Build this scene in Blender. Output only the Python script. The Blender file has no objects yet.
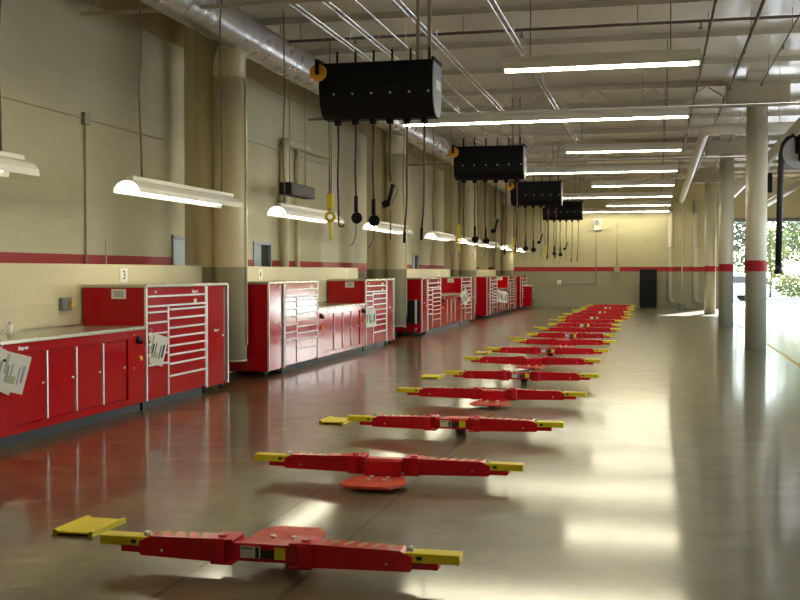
import bpy, bmesh, math, random
from mathutils import Vector, Matrix, Euler
random.seed(7)
SC = bpy.context.scene
COL = SC.collection
PI = math.pi
ORD = ['first','second','third','fourth','fifth','sixth','seventh','eighth','ninth','tenth','eleventh','twelfth',
       'thirteenth','fourteenth','fifteenth','sixteenth','seventeenth','eighteenth','nineteenth','twentieth']
# ------------------------------------------------------------------ materials
def principled(name, col, rough=.5, metal=0., spec=.5, coat=0.):
    m = bpy.data.materials.new(name); m.use_nodes = True
    b = m.node_tree.nodes['Principled BSDF']
    b.inputs['Base Color'].default_value = (*col, 1)
    b.inputs['Roughness'].default_value = rough
    b.inputs['Metallic'].default_value = metal
    b.inputs['Specular IOR Level'].default_value = spec
    b.inputs['Coat Weight'].default_value = coat
    return m
def noisy(name, c1, c2, scale=4., rough=.5, r2=None, metal=0., bump=0., spec=.5, coat=0., detail=4., stretch=None):
    m = principled(name, c1, rough, metal, spec, coat)
    nt = m.node_tree; N = nt.nodes; L = nt.links; b = N['Principled BSDF']
    tc = N.new('ShaderNodeTexCoord'); nz = N.new('ShaderNodeTexNoise')
    nz.inputs['Scale'].default_value = scale; nz.inputs['Detail'].default_value = detail
    src = tc.outputs['Object']
    if stretch:
        mp = N.new('ShaderNodeMapping'); mp.inputs['Scale'].default_value = stretch
        L.new(src, mp.inputs[0]); src = mp.outputs[0]
    L.new(src, nz.inputs['Vector'])
    mx = N.new('ShaderNodeMix'); mx.data_type = 'RGBA'
    rp = N.new('ShaderNodeMapRange'); rp.inputs[1].default_value = .35; rp.inputs[2].default_value = .65
    L.new(nz.outputs['Fac'], rp.inputs[0])
    L.new(rp.outputs[0], mx.inputs[0]); mx.inputs[6].default_value = (*c1, 1); mx.inputs[7].default_value = (*c2, 1)
    L.new(mx.outputs[2], b.inputs['Base Color'])
    if r2 is not None:
        mr = N.new('ShaderNodeMapRange'); mr.inputs[1].default_value = .3; mr.inputs[2].default_value = .7
        mr.inputs[3].default_value = rough; mr.inputs[4].default_value = r2
        L.new(nz.outputs['Fac'], mr.inputs[0]); L.new(mr.outputs[0], b.inputs['Roughness'])
    if bump:
        bp = N.new('ShaderNodeBump'); bp.inputs['Strength'].default_value = bump; bp.inputs['Distance'].default_value = .01
        L.new(nz.outputs['Fac'], bp.inputs['Height']); L.new(bp.outputs[0], b.inputs['Normal'])
    return m
def emis(name, col, s):
    m = bpy.data.materials.new(name); m.use_nodes = True
    nt = m.node_tree; nt.nodes.clear()
    e = nt.nodes.new('ShaderNodeEmission'); o = nt.nodes.new('ShaderNodeOutputMaterial')
    e.inputs[0].default_value = (*col, 1); e.inputs[1].default_value = s
    nt.links.new(e.outputs[0], o.inputs[0]); return m

def block_wall(name, axis, upper, lower, band, zlo, zhi, two_tone=True):
    """painted concrete block: axis 'Y' = wall runs along Y, 'X' = along X"""
    m = bpy.data.materials.new(name); m.use_nodes = True
    nt = m.node_tree; N = nt.nodes; L = nt.links; b = N['Principled BSDF']
    b.inputs['Roughness'].default_value = .42; b.inputs['Specular IOR Level'].default_value = .4
    tc = N.new('ShaderNodeTexCoord'); sp = N.new('ShaderNodeSeparateXYZ'); L.new(tc.outputs['Object'], sp.inputs[0])
    cb = N.new('ShaderNodeCombineXYZ'); L.new(sp.outputs[axis], cb.inputs[0]); L.new(sp.outputs['Z'], cb.inputs[1])
    br = N.new('ShaderNodeTexBrick'); L.new(cb.outputs[0], br.inputs['Vector'])
    br.inputs['Scale'].default_value = 1.; br.inputs['Brick Width'].default_value = .406; br.inputs['Row Height'].default_value = .203
    br.inputs['Mortar Size'].default_value = .005; br.inputs['Mortar Smooth'].default_value = .6
    br.inputs['Color1'].default_value = (1, 1, 1, 1); br.inputs['Color2'].default_value = (.95, .95, .94, 1)
    br.inputs['Mortar'].default_value = (1.1, 1.1, 1.08, 1)
    def step(z):
        g = N.new('ShaderNodeMath'); g.operation = 'GREATER_THAN'; g.inputs[1].default_value = z
        L.new(sp.outputs['Z'], g.inputs[0]); return g.outputs[0]
    if two_tone:
        m1 = N.new('ShaderNodeMix'); m1.data_type = 'RGBA'; L.new(step(zlo), m1.inputs[0])
        m1.inputs[6].default_value = (*lower, 1); m1.inputs[7].default_value = (*(band or upper), 1)
        m2 = N.new('ShaderNodeMix'); m2.data_type = 'RGBA'; L.new(step(zhi), m2.inputs[0])
        L.new(m1.outputs[2], m2.inputs[6]); m2.inputs[7].default_value = (*upper, 1); paint = m2.outputs[2]
    else:
        rg = N.new('ShaderNodeRGB'); rg.outputs[0].default_value = (*upper, 1); paint = rg.outputs[0]
    nz = N.new('ShaderNodeTexNoise'); nz.inputs['Scale'].default_value = 1.3; nz.inputs['Detail'].default_value = 5
    L.new(tc.outputs['Object'], nz.inputs['Vector'])
    mr = N.new('ShaderNodeMapRange'); mr.inputs[3].default_value = .92; mr.inputs[4].default_value = 1.06
    L.new(nz.outputs['Fac'], mr.inputs[0])
    mm = N.new('ShaderNodeMix'); mm.data_type = 'RGBA'; mm.blend_type = 'MULTIPLY'; mm.inputs[0].default_value = 1
    L.new(paint, mm.inputs[6]); L.new(br.outputs['Color'], mm.inputs[7])
    mn = N.new('ShaderNodeMix'); mn.data_type = 'RGBA'; mn.blend_type = 'MULTIPLY'; mn.inputs[0].default_value = 1
    L.new(mm.outputs[2], mn.inputs[6]); L.new(mr.outputs[0], mn.inputs[7])
    L.new(mn.outputs[2], b.inputs['Base Color'])
    bp = N.new('ShaderNodeBump'); bp.inputs['Strength'].default_value = .35; bp.inputs['Distance'].default_value = .006; bp.invert = True
    L.new(br.outputs['Fac'], bp.inputs['Height']); L.new(bp.outputs[0], b.inputs['Normal'])
    return m

CREAM = (.57, .525, .33); LOW = (.31, .295, .21); BANDC = (.36, .012, .02)
ZB0, ZB1 = 1.585, 1.785
M = {}
M['wall_y'] = block_wall('painted_block_side', 'Y', CREAM, LOW, BANDC, ZB0, ZB1)
M['wall_x'] = block_wall('painted_block_end', 'X', CREAM, LOW, BANDC, ZB0, ZB1)
M['half_wall'] = block_wall('painted_block_low', 'Y', (.54, .48, .30), LOW, None, 0, 0, False)
M['trim_tan'] = noisy('tan_steel', (.50, .43, .25), (.46, .39, .22), 2, .5)
M['two_tone'] = block_wall('two_tone_paint', 'Y', CREAM, LOW, None, 1.63, 1.631)
M['column'] = None
def plain_bands(name, up, band, low, z0, z1, rough=.35):
    m = principled(name, up, rough); nt = m.node_tree; N = nt.nodes; L = nt.links; b = N['Principled BSDF']
    tc = N.new('ShaderNodeTexCoord'); sp = N.new('ShaderNodeSeparateXYZ'); L.new(tc.outputs['Object'], sp.inputs[0])
    prev = None
    for z, lo, hi in ((z0, low, band), (z1, None, up)):
        g = N.new('ShaderNodeMath'); g.operation = 'GREATER_THAN'; g.inputs[1].default_value = z; L.new(sp.outputs['Z'], g.inputs[0])
        x = N.new('ShaderNodeMix'); x.data_type = 'RGBA'; L.new(g.outputs[0], x.inputs[0])
        if prev is None: x.inputs[6].default_value = (*lo, 1)
        else: L.new(prev, x.inputs[6])
        x.inputs[7].default_value = (*hi, 1); prev = x.outputs[2]
    L.new(prev, b.inputs['Base Color']); return m
M['column'] = plain_bands('column_paint', (.60, .57, .44), (.38, .012, .02), (.36, .34, .26), 1.57, 1.785, .3)
M['riser'] = plain_bands('riser_paint', (.68, .60, .37), (.68, .60, .37), (.33, .305, .20), 1.625, 1.63, .33)
M['red'] = noisy('red_enamel', (.39, .002, .007), (.36, .002, .006), 2, .11, spec=.27)
M['red_lift'] = noisy('red_lift_paint', (.60, .006, .016), (.52, .006, .014), 6, .26)
M['red_worn'] = noisy('worn_orange_red', (.66, .075, .025), (.52, .05, .03), 12, .4, .6)
M['red_dark'] = principled('dark_red_gap', (.10, .004, .012), .35)  # the red darkened, shade put into the colour
M['alu'] = principled('brushed_aluminium', (.80, .79, .82), .3, .6)
M['steel'] = principled('stainless_top', (.50, .47, .40), .24, .75)
M['galv'] = noisy('galvanised_duct', (.62, .61, .60), (.50, .49, .49), 3, .24, .36, metal=.85)
M['rail'] = principled('strut_rail', (.85, .83, .80), .22, .9)
M['black'] = principled('black_paint', (.004, .004, .005), .6, spec=.25)
M['rubber'] = principled('black_rubber', (.012, .012, .012), .55)
M['kick'] = principled('charcoal_kick', (.018, .020, .024), .45, spec=.2)
M['grey'] = principled('mid_grey', (.16, .17, .18), .5)
M['greyl'] = principled('light_grey', (.42, .44, .47), .5)
M['yellow'] = noisy('yellow_paint', (.84, .70, .02), (.78, .62, .015), 9, .45)
M['yellow_worn'] = noisy('worn_yellow', (.52, .33, .06), (.34, .16, .04), 20, .5)
M['orange'] = principled('amber_disc', (.78, .40, .02), .4)
M['paper'] = principled('paper', (.72, .70, .62), .7)
M['ink'] = principled('black_ink', (.02, .02, .025), .7)
M['inkgrey'] = principled('grey_ink', (.30, .31, .36), .7)
M['green'] = principled('green_ink', (.42, .46, .26), .7)
M['white'] = principled('white_enamel', (.78, .76, .68), .35)
M['lampwhite'] = principled('lamp_housing', (.80, .77, .66), .35)
M['beam'] = noisy('ceiling_steel', (.62, .57, .46), (.55, .50, .40), 3, .4)
M['pipe'] = principled('dark_pipe', (.16, .12, .10), .45)
M['tan_box'] = principled('cap_paint', (.38, .34, .24), .5)
M['lift_gap'] = M['black']
M['glow'] = emis('lamp_tube', (1., .92, .66), 48)
M['glow2'] = emis('lamp_tube_low', (1., .93, .70), 18)
M['bluedoor'] = principled('pale_blue_door', (.42, .47, .50), .5)
M['plate_grey'] = principled('plate_grey', (.22, .23, .25), .4)
M['dark'] = principled('dark_recess', (.02, .02, .018), .8)  # near-black colour for the shade inside the passage doorways
# ceiling: glossy white vinyl insulation between joists
m = noisy('ceiling_vinyl', (.70, .655, .51), (.63, .59, .455), .9, .24, bump=0, spec=.7, detail=3, stretch=(1., .25, 1.)); M['ceil'] = m
# floor
def floor_mat():
    m = principled('sealed_concrete', (.2, .15, .1), .15); nt = m.node_tree; N = nt.nodes; L = nt.links; b = N['Principled BSDF']
    b.inputs['Specular IOR Level'].default_value = .18; b.inputs['Coat Weight'].default_value = .65; b.inputs['Coat Roughness'].default_value = .095
    tc = N.new('ShaderNodeTexCoord'); P = tc.outputs['Object']
    def noise(sc, det=5, rough=.55):
        n = N.new('ShaderNodeTexNoise'); n.inputs['Scale'].default_value = sc; n.inputs['Detail'].default_value = det
        n.inputs['Roughness'].default_value = rough; L.new(P, n.inputs['Vector']); return n.outputs['Fac']
    def rng(v, a, b_, c=0., d=1.):
        r = N.new('ShaderNodeMapRange'); r.inputs[1].default_value = a; r.inputs[2].default_value = b_
        r.inputs[3].default_value = c; r.inputs[4].default_value = d; L.new(v, r.inputs[0]); return r.outputs[0]
    def mix(f, a, b_, mode='MIX'):
        x = N.new('ShaderNodeMix'); x.data_type = 'RGBA'; x.blend_type = mode
        if isinstance(f, float): x.inputs[0].default_value = f
        else: L.new(f, x.inputs[0])
        for i, c in ((6, a), (7, b_)):
            if isinstance(c, tuple): x.inputs[i].default_value = (*c, 1)
            else: L.new(c, x.inputs[i])
        return x.outputs[2]
    base = mix(rng(noise(.55), .42, .58), (.092, .040, .011), (.108, .086, .033))
    base = mix(rng(noise(1.4, 8, .65), .47, .60), base, (.062, .024, .007))
    base = mix(rng(noise(3., 9, .7), .52, .66), base, (.19, .155, .075))
    # traffic lane right of the lifts is greyer: reflected daylight put into the colour
    sp = N.new('ShaderNodeSeparateXYZ'); L.new(P, sp.inputs[0])
    ad = N.new('ShaderNodeMath'); ad.operation = 'ADD'; L.new(sp.outputs['X'], ad.inputs[0])
    nn = rng(noise(.5), .3, .7, -.8, .8); L.new(nn, ad.inputs[1])
    base = mix(rng(ad.outputs[0], -3.4, .2), base, mix(rng(noise(2.5, 7, .6), .42, .60), (.172, .162, .100), (.122, .112, .066)))
    # saw-cut joints
    def line(out, pos, w=.006):
        s = N.new('ShaderNodeMath'); s.operation = 'SUBTRACT'; L.new(out, s.inputs[0]); s.inputs[1].default_value = pos
        a = N.new('ShaderNodeMath'); a.operation = 'ABSOLUTE'; L.new(s.outputs[0], a.inputs[0])
        c = N.new('ShaderNodeMath'); c.operation = 'LESS_THAN'; c.inputs[1].default_value = w; L.new(a.outputs[0], c.inputs[0]); return c.outputs[0]
    tot = None
    for o, p_, w in ((sp.outputs['X'], -2.33, .016), (sp.outputs['X'], -1.735, .016), (sp.outputs['Y'], 3.1, .006), (sp.outputs['Y'], 13.1, .006),
                  (sp.outputs['Y'], 8.9, .005), (sp.outputs['Y'], 18.1, .006), (sp.outputs['Y'], 23.1, .008), (sp.outputs['Y'], 33.1, .01)):
        l = line(o, p_, w)
        if tot is None: tot = l
        else:
            x = N.new('ShaderNodeMath'); x.operation = 'MAXIMUM'; L.new(tot, x.inputs[0]); L.new(l, x.inputs[1]); tot = x.outputs[0]
    base = mix(tot, base, (.05, .038, .022))
    L.new(base, b.inputs['Base Color'])
    b.inputs['Roughness'].default_value = .30
    bp = N.new('ShaderNodeBump'); bp.inputs['Strength'].default_value = .05; bp.inputs['Distance'].default_value = .002
    return m
M['floor'] = floor_mat()
M['asphalt'] = noisy('outside_concrete', (.38, .38, .39), (.33, .33, .34), 1.2, .8)
M['grass'] = noisy('lawn', (.10, .14, .04), (.14, .17, .06), 2.5, .9)
def leaf_mat(name, c1, c2):
    m = noisy(name, c1, c2, 1.4, .6); b = m.node_tree.nodes['Principled BSDF']
    b.inputs['Transmission Weight'].default_value = 0
    nt = m.node_tree; tr = nt.nodes.new('ShaderNodeBsdfTranslucent'); tr.inputs[0].default_value = (c2[0]*1.4, c2[1]*1.4, c2[2]*1.2, 1)
    mx = nt.nodes.new('ShaderNodeMixShader'); mx.inputs[0].default_value = .45
    nt.links.new(b.outputs[0], mx.inputs[1]); nt.links.new(tr.outputs[0], mx.inputs[2])
    nt.links.new(mx.outputs[0], nt.nodes['Material Output'].inputs[0]); return m
M['leaf'] = leaf_mat('leaf_green', (.05, .08, .035), (.09, .12, .05))
M['leaf2'] = leaf_mat('leaf_light', (.13, .16, .05), (.20, .22, .08))
M['leaf3'] = leaf_mat('leaf_dark', (.03, .05, .035), (.06, .08, .055))
M['bark'] = noisy('bark', (.20, .15, .10), (.12, .09, .06), 9, .9)
M['carpaint'] = principled('silver_car_paint', (.48, .50, .54), .2, .4)
M['glass'] = principled('dark_glass', (.03, .035, .04), .08)

# ------------------------------------------------------------------ mesh builder
class MB:
    def __init__(s): s.bm = bmesh.new()
    def box(s, a, b, bev=0., seg=2):
        a, b = [min(p, q) for p, q in zip(a, b)], [max(p, q) for p, q in zip(a, b)]
        t = bmesh.new() if bev else s.bm
        v = [t.verts.new((x, y, z)) for x in (a[0], b[0]) for y in (a[1], b[1]) for z in (a[2], b[2])]
        for f in ((0,1,3,2),(4,6,7,5),(0,4,5,1),(2,3,7,6),(0,2,6,4),(1,5,7,3)): t.faces.new([v[i] for i in f])
        if bev:
            bmesh.ops.bevel(t, geom=t.edges[:], offset=bev, segments=seg, affect='EDGES', profile=.6)
            me = bpy.data.meshes.new('t'); t.to_mesh(me); t.free(); s.bm.from_mesh(me); bpy.data.meshes.remove(me)
        return s
    def obox(s, c, size, rot, bev=0.):
        t = MB(); h = [q/2 for q in size]; t.box([-q for q in h], h, bev)
        t.bm.transform(Matrix.Translation(c) @ rot.to_matrix().to_4x4())
        me = bpy.data.meshes.new('t'); t.bm.to_mesh(me); t.bm.free(); s.bm.from_mesh(me); bpy.data.meshes.remove(me); return s
    def cyl(s, p0, p1, r, n=16, r2=None, caps=True):
        p0, p1 = Vector(p0), Vector(p1); d = (p1-p0).normalized(); r2 = r if r2 is None else r2
        u = d.orthogonal().normalized(); w = d.cross(u)
        A = []; B = []
        for i in range(n):
            a = 2*PI*i/n; o = u*math.cos(a)+w*math.sin(a)
            A.append(s.bm.verts.new(p0+o*r)); B.append(s.bm.verts.new(p1+o*r2))
        for i in range(n):
            f = s.bm.faces.new((A[i], A[(i+1) % n], B[(i+1) % n], B[i])); f.smooth = True
        if caps: s.bm.faces.new(A[::-1]); s.bm.faces.new(B)
        return s
    def tube(s, pts, r, n=8, caps=True):
        pts = [Vector(p) for p in pts]; rings = []; u = None
        rr = r if isinstance(r, (list, tuple)) else [r]*len(pts)
        for i, p in enumerate(pts):
            d = (pts[min(i+1, len(pts)-1)]-pts[max(i-1, 0)]).normalized()
            if u is None: u = d.orthogonal().normalized()
            else: u = (u-d*u.dot(d)).normalized()
            w = d.cross(u)
            rings.append([s.bm.verts.new(p+(u*math.cos(2*PI*k/n)+w*math.sin(2*PI*k/n))*rr[i]) for k in range(n)])
        for a, b in zip(rings, rings[1:]):
            for k in range(n):
                f = s.bm.faces.new((a[k], a[(k+1) % n], b[(k+1) % n], b[k])); f.smooth = True
        if caps: s.bm.faces.new(rings[0][::-1]); s.bm.faces.new(rings[-1])
        return s
    def prism(s, poly, h0, h1, axis='X'):
        def P(a, b, h): return (h, a, b) if axis == 'X' else ((a, h, b) if axis == 'Y' else (a, b, h))
        A = [s.bm.verts.new(P(a, b, h0)) for a, b in poly]; B = [s.bm.verts.new(P(a, b, h1)) for a, b in poly]
        n = len(poly)
        for i in range(n): s.bm.faces.new((A[i], A[(i+1) % n], B[(i+1) % n], B[i]))
        s.bm.faces.new(A[::-1]); s.bm.faces.new(B); return s
    def ring(s, c, R, r, axis='Y', n=18, k=6, a0=0, a1=2*PI):
        pts = []
        full = abs(a1-a0-2*PI) < 1e-6
        for i in range(n+1):
            a = a0+(a1-a0)*i/n; x, z = R*math.cos(a), R*math.sin(a)
            pts.append((c[0]+x, c[1], c[2]+z) if axis == 'Y' else (c[0], c[1]+x, c[2]+z))
        return s.tube(pts, r, k, caps=not full)
    def build(s, name, mat, parent=None, label=None, smooth_angle=None):
        bmesh.ops.recalc_face_normals(s.bm, faces=s.bm.faces[:])
        me = bpy.data.meshes.new(name); s.bm.to_mesh(me); s.bm.free()
        me.materials.append(M[mat]) if mat else None
        o = bpy.data.objects.new(name, me); COL.objects.link(o)
        if parent: o.parent = parent
        if label: o['label'] = label
        return o
def tag(o, label, cat, group=None, kind=None):
    o['label'] = label; o['category'] = cat
    if group: o['group'] = group
    if kind: o['kind'] = kind
    return o
def thing(name, label, cat, loc=(0, 0, 0), rz=0., group=None):
    o = bpy.data.objects.new(name, None); COL.objects.link(o); o.location = loc; o.rotation_euler = (0, 0, rz)
    return tag(o, label, cat, group)
def struct(o, label=None):
    o['kind'] = 'structure'
    if label: o['label'] = label
    return o
def copy_tree(o, parent=None):
    c = o.copy(); COL.objects.link(c)
    if parent: c.parent = parent
    for ch in KIDS.get(o.name, [k for k in bpy.data.objects if k.parent == o]): copy_tree(ch, c)
    return c
KIDS = {}
def text(name, body, size, mat, parent, loc, rot, ext=.0008, shear=0., align='CENTER'):
    cu = bpy.data.curves.new('t', 'FONT'); cu.body = body; cu.size = size; cu.extrude = ext; cu.shear = shear
    cu.align_x = align; cu.align_y = 'CENTER'; cu.offset = size*.012
    t = bpy.data.objects.new('t', cu); COL.objects.link(t)
    dg = bpy.context.evaluated_depsgraph_get(); me = bpy.data.meshes.new_from_object(t.evaluated_get(dg))
    bpy.data.objects.remove(t); me.name = name; me.materials.clear(); me.materials.append(M[mat])
    o = bpy.data.objects.new(name, me); COL.objects.link(o); o.parent = parent; o.location = loc; o.rotation_euler = rot
    return o
FACE_X = (PI/2, 0, PI/2)      # text standing on a plane that faces +X
FACE_NY = (PI/2, 0, 0)        # text standing on a plane that faces -Y

# ------------------------------------------------------------------ shell
XL, XR, Y0, YF, ZC = -7.4, 9.5, -4., 48.8, 5.5
struct(MB().box((XL-.3, Y0-.3, -.2), (XR+.3, YF+.3, 0)).build('floor', 'floor'))
struct(MB().box((XL-.3, Y0-.3, ZC), (XR+.3, YF+.3, ZC+.2)).build('ceiling', 'ceil'))
# left wall with three doorways seen above the low wall
wl = MB()
DOORS = [(15.93, 16.83), (19.47, 20.46), (33.25, 34.2)]
ys = Y0
for a, b in DOORS:
    wl.box((XL-.25, ys, 0), (XL, a, ZC)); wl.box((XL-.25, a, 2.13), (XL, b, ZC)); ys = b
wl.box((XL-.25, ys, 0), (XL, YF, ZC))
struct(wl.build('wall_left', 'wall_y'))
for i, (a, b) in enumerate(DOORS):
    fr = MB(); fr.box((XL-.1, a, 0), (XL+.02, a+.05, 2.13)); fr.box((XL-.1, b-.05, 0), (XL+.02, b, 2.13)); fr.box((XL-.1, a, 2.08), (XL+.02, b, 2.13))
    d = struct(fr.build('door_%d' % (i+1), 'greyl'), 'pale steel door frame in the block wall')
    if i == 0: MB().box((XL-.09, a+.05, 0), (XL-.05, b-.05, 2.08)).build('door_panel', 'bluedoor', d)
    else:
        MB().box((XL-.07, a+.5, 0), (XL-.04, b-.05, 2.08)).build('dark_opening', 'dark', d)  # solid panel painted dark in place of the unlit space beyond
        MB().box((XL-.05, a+.05, 0), (XL-.02, a+.50, 2.08)).build('door_panel', 'bluedoor', d)
struct(MB().box((XL, Y0, 5.13), (XL+.06, YF, ZC)).build('trim_1', 'trim_tan'), 'tan steel fascia at the top of the left wall')
# end wall with drive-through opening
OX0, OX1, OZ = 2.62, 6.45, 3.85
w = MB(); w.box((XL-.25, YF, 0), (OX0, YF+.25, ZC)); w.box((OX1, YF, 0), (XR+.25, YF+.25, ZC)); w.box((OX0, YF, OZ), (OX1, YF+.25, ZC))
struct(w.build('wall_back', 'wall_x'))
f = MB(); f.box((OX0, YF-.04, 0), (OX0+.08, YF+.3, OZ)); f.box((OX1-.08, YF-.04, 0), (OX1, YF+.3, OZ)); f.box((OX0, YF-.04, OZ-.16), (OX1, YF+.3, OZ))
dr = struct(f.build('door_4', 'grey'), 'steel frame of the open drive-through door in the end wall')
# right wall with open bay doors
w = MB(); ys = Y0
BAYS = [(.6+5.*i, 4.4+5.*i) for i in range(9)]
for a, b in BAYS:
    w.box((XR, ys, 0), (XR+.25, a, ZC)); w.box((XR, a, 3.7), (XR+.25, b, ZC)); ys = b
    if a > 28 or a < 9:  # unseen bays shut to hold daylight off the near wall and cabinets
        dk = MB()
        for q in range(6): dk.box((XR+.03, a, q*.617), (XR+.08, b, q*.617+.609), .006, 1)
        struct(dk.build('door_%d' % (5+BAYS.index((a, b))), 'white'), 'closed sectional bay door')
w.box((XR, ys, 0), (XR+.25, YF, ZC))
struct(w.build('wall_right', 'wall_y'))
struct(MB().box((XL-.25, Y0-.25, 0), (XR+.25, Y0, ZC)).build('wall_front', 'wall_x'))
# low block wall in front of the service passage, in pieces between the columns
LOWSEG = [(3., 14.75), (15.4, 23.2), (26.2, 34.2), (36.9, 44.4)]
for i, (a, b) in enumerate(LOWSEG):
    o = MB().box((-6.58, a, 0), (-6.38, b, 1.645), .006, 1).build('wall_low_%d' % (i+1), 'half_wall'); struct(o, 'low block wall behind the tool cabinets')
# vertical control joint / conduit on the left wall
c = thing('wall_conduit', 'thin vertical conduit with a junction box on the left block wall above the long workbench', 'conduit', (XL, 13.24, 0))
MB().cyl((.02, 0, 1.2), (.02, 0, 3.52), .013, 8).cyl((.02, -9, 3.58), (.02, 2.4, 3.58), .011, 6).build('conduit_pipe', 'trim_tan', c)
MB().box((0, -.07, 3.5), (.06, .07, 3.66), .006).build('junction_box', 'tan_box', c)
struct(MB().box((XL, 13.8, 1.0), (XL+.006, 13.83, 2.0)).build('trim_2', 'greyl'))
# floor strip
struct(MB().box((2.30, -1, 0), (2.345, YF-1, .004)).build('trim_3', 'orange'), 'narrow rust coloured joint strip in the floor beside the columns')

# steel columns in the service passage
for i, Y in enumerate((15.75, 26.65, 36.9, 44.6)):
    m_ = MB()
    for a, b in (((-.16, -.02), (.16, .0)), ((-.16, .28), (.16, .30))): m_.box((a[0], a[1], 0), (b[0], b[1], ZC-.02))
    m_.box((-.012, 0, 0), (.012, .28, ZC-.02))
    o = m_.build('steel_column', 'riser'); o.location = (-6.93, Y, 0)
    tag(o, 'cream and olive painted steel H column behind the low wall, %s from the camera' % ORD[i], 'column', 'steel columns behind the low wall')
# round column beside every riser
RIS = [(228.5, 15.0), (394.5, 26.0), (467.5, 36.0), (507, 45.6)]
RISY = [14.95, 25.35, 35.6, 45.3]
for i, Y in enumerate(RISY):
    o = MB().cyl((0, 0, 0), (0, 0, ZC-.02), .17, 28).build('round_column', 'riser'); o.location = (-6.45, Y+.12, 0)
    tag(o, 'cream over olive round wall column behind the vertical duct, %s from the camera' % ORD[i], 'column', 'round columns on the left')
# main spiral duct + risers
DX, DZ, DR = -5.9, 5.02, .27
d = thing('spiral_duct', 'large shiny galvanised spiral duct running under the ceiling above the tool cabinets', 'duct', (DX, 0, DZ))
pts = []; n = 480
b_ = MB()
rings = []
for i in range(n+1):
    y = -2 + (46.5+2)*i/n; rr = DR + (.006 if i % 3 == 0 else 0)
    rings.append([b_.bm.verts.new((rr*math.cos(2*PI*k/28), y, rr*math.sin(2*PI*k/28))) for k in range(28)])
for a, c in zip(rings, rings[1:]):
    for k in range(28):
        q = b_.bm.faces.new((a[k], a[(k+1) % 28], c[(k+1) % 28], c[k])); q.smooth = True
b_.bm.faces.new(rings[0]); b_.bm.faces.new(rings[-1][::-1])
b_.build('duct_tube', 'galv', d)
for i in range(12):
    y = .8+4.*i
    MB().ring((0, y, 0), DR+.004, .004, 'Y', 30, 6).cyl((0, y, DR), (0, y, ZC-DZ), .01, 6).build('hanger_strap', 'beam', d)
for i, Y in enumerate(RISY):
    r = thing('duct_riser', 'fat two-tone round riser duct ending just above the floor, %s from the camera' % ORD[i], 'duct', (-6.03, Y, 0), 0, 'vertical riser ducts on the left')
    MB().cyl((0, 0, .27), (0, 0, 4.35), .235, 32).build('riser_tube', 'riser', r)
    MB().ring((0, 0, .27), .228, .012, 'Y', 4, 4, 0, .01).cyl((0, 0, .262), (0, 0, .285), .243, 32).build('bottom_ring', 'riser', r)
    MB().tube([(0, 0, 4.33), (0, 0, 4.55), (.03, 0, 4.7), (.10, 0, 4.82)], [.235, .233, .225, .20], 28).build('riser_elbow', 'riser', r)
    MB().box((.22, -.02, .5), (.26, .02, 4.3)).build('seam_strip', 'riser', r)
    MB().box((-.25, -.02, .05), (-.21, .02, .5)).box((-.25, -.05, 0), (-.1, .05, .05)).build('floor_bracket', 'riser', r)

# ------------------------------------------------------------------ right hand columns
for i, Y in enumerate((22.9, 32.6, 42.3)):
    t = thing('round_pillar', ['round pillar with a red band, nearest of the three on the right, wide box cap',
                               'round pillar with a red band, middle of the three on the right',
                               'round pillar with a red band, farthest of the three, by the end wall'][i], 'pillar', (1.92, Y, 0), 0, 'red banded pillars')
    MB().cyl((0, 0, 0), (0, 0, 4.86), .205, 36).build('shaft', 'column', t)
    MB().box((-.6, -.26, 4.86), (.60, .26, 5.3), .03).build('cap_box', 'tan_box', t)
    MB().box((-.2, -.15, 5.3), (.2, .15, ZC)).build('cap_plate', 'beam', t)

# ------------------------------------------------------------------ ceiling structure
k = 0
Y = 1.6
while Y < 48.4:
    o = MB().box((XL+.06, -.022, 5.40), (XR, .022, 5.412)).box((XL+.06, -.005, 5.412), (XR, .005, ZC)).build('ceiling_joist', 'beam'); o.location = (0, Y, 0)
    tag(o, 'painted steel ceiling joist spanning the shop, %s counted from the camera' % (ORD[k] if k < 20 else 'twenty-%s' % ORD[k-20]), 'joist', 'ceiling joists')
    k += 1; Y += 2.45
for i, Y in enumerate((13.1, 23.1, 33.0, 42.7)):
    t = thing('open_web_girder', 'open web steel girder with zigzag rods across the ceiling, %s from the camera' % ORD[i], 'girder', (0, Y, 0), 0, 'open web girders')
    MB().box((XL+.06, -.03, 4.9), (XR, -.005, 4.94)).box((XL+.06, .005, 4.9), (XR, .03, 4.94)).build('bottom_chord', 'beam', t)
    MB().box((XL+.06, -.03, 5.3), (XR, -.005, 5.35)).box((XL+.06, .005, 5.3), (XR, .03, 5.35)).build('top_chord', 'beam', t)
    z = MB(); x = XL+.1; up = False; last = (x, 0, 4.92)
    while x < XR-.5:
        x += .55; p = (x, 0, 5.32 if not up else 4.92); up = not up
        z.cyl(last, p, .011, 6); last = p
    z.build('zigzag_rods', 'beam', t)
# rails / conduits running down the shop
for i, (X, z, dbl) in enumerate(((-2.13, 5.02, 1), (-3.75, 5.0, 0), (-4.2, 5.02, 1), (-4.65, 5.02, 1), (-3.3, 5.02, 1))):
    m_ = MB(); m_.cyl((0, 2., 0), (0, YF-2, 0), .016, 10)
    if dbl: m_.cyl((.08, 2., 0), (.08, YF-2, 0), .016, 10)
    for q in range(11): m_.cyl((.03 if dbl else 0, 3.2+4.4*q, .02), (.03 if dbl else 0, 3.2+4.4*q, ZC-z), .006, 5); m_.box((-.04, 3.18+4.4*q, .02), (.12, 3.22+4.4*q, .045))
    o = m_.build('ceiling_rail', 'rail'); o.location = (X, 0, z)
    tag(o, '%s bright metal ceiling rail running down the shop, %s from the left' % ('double' if dbl else 'single', {-4.65: 'first', -4.2: 'second', -3.75: 'third', -3.3: 'fourth', -2.13: 'fifth'}[X]), 'rail', 'ceiling rails')
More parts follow.
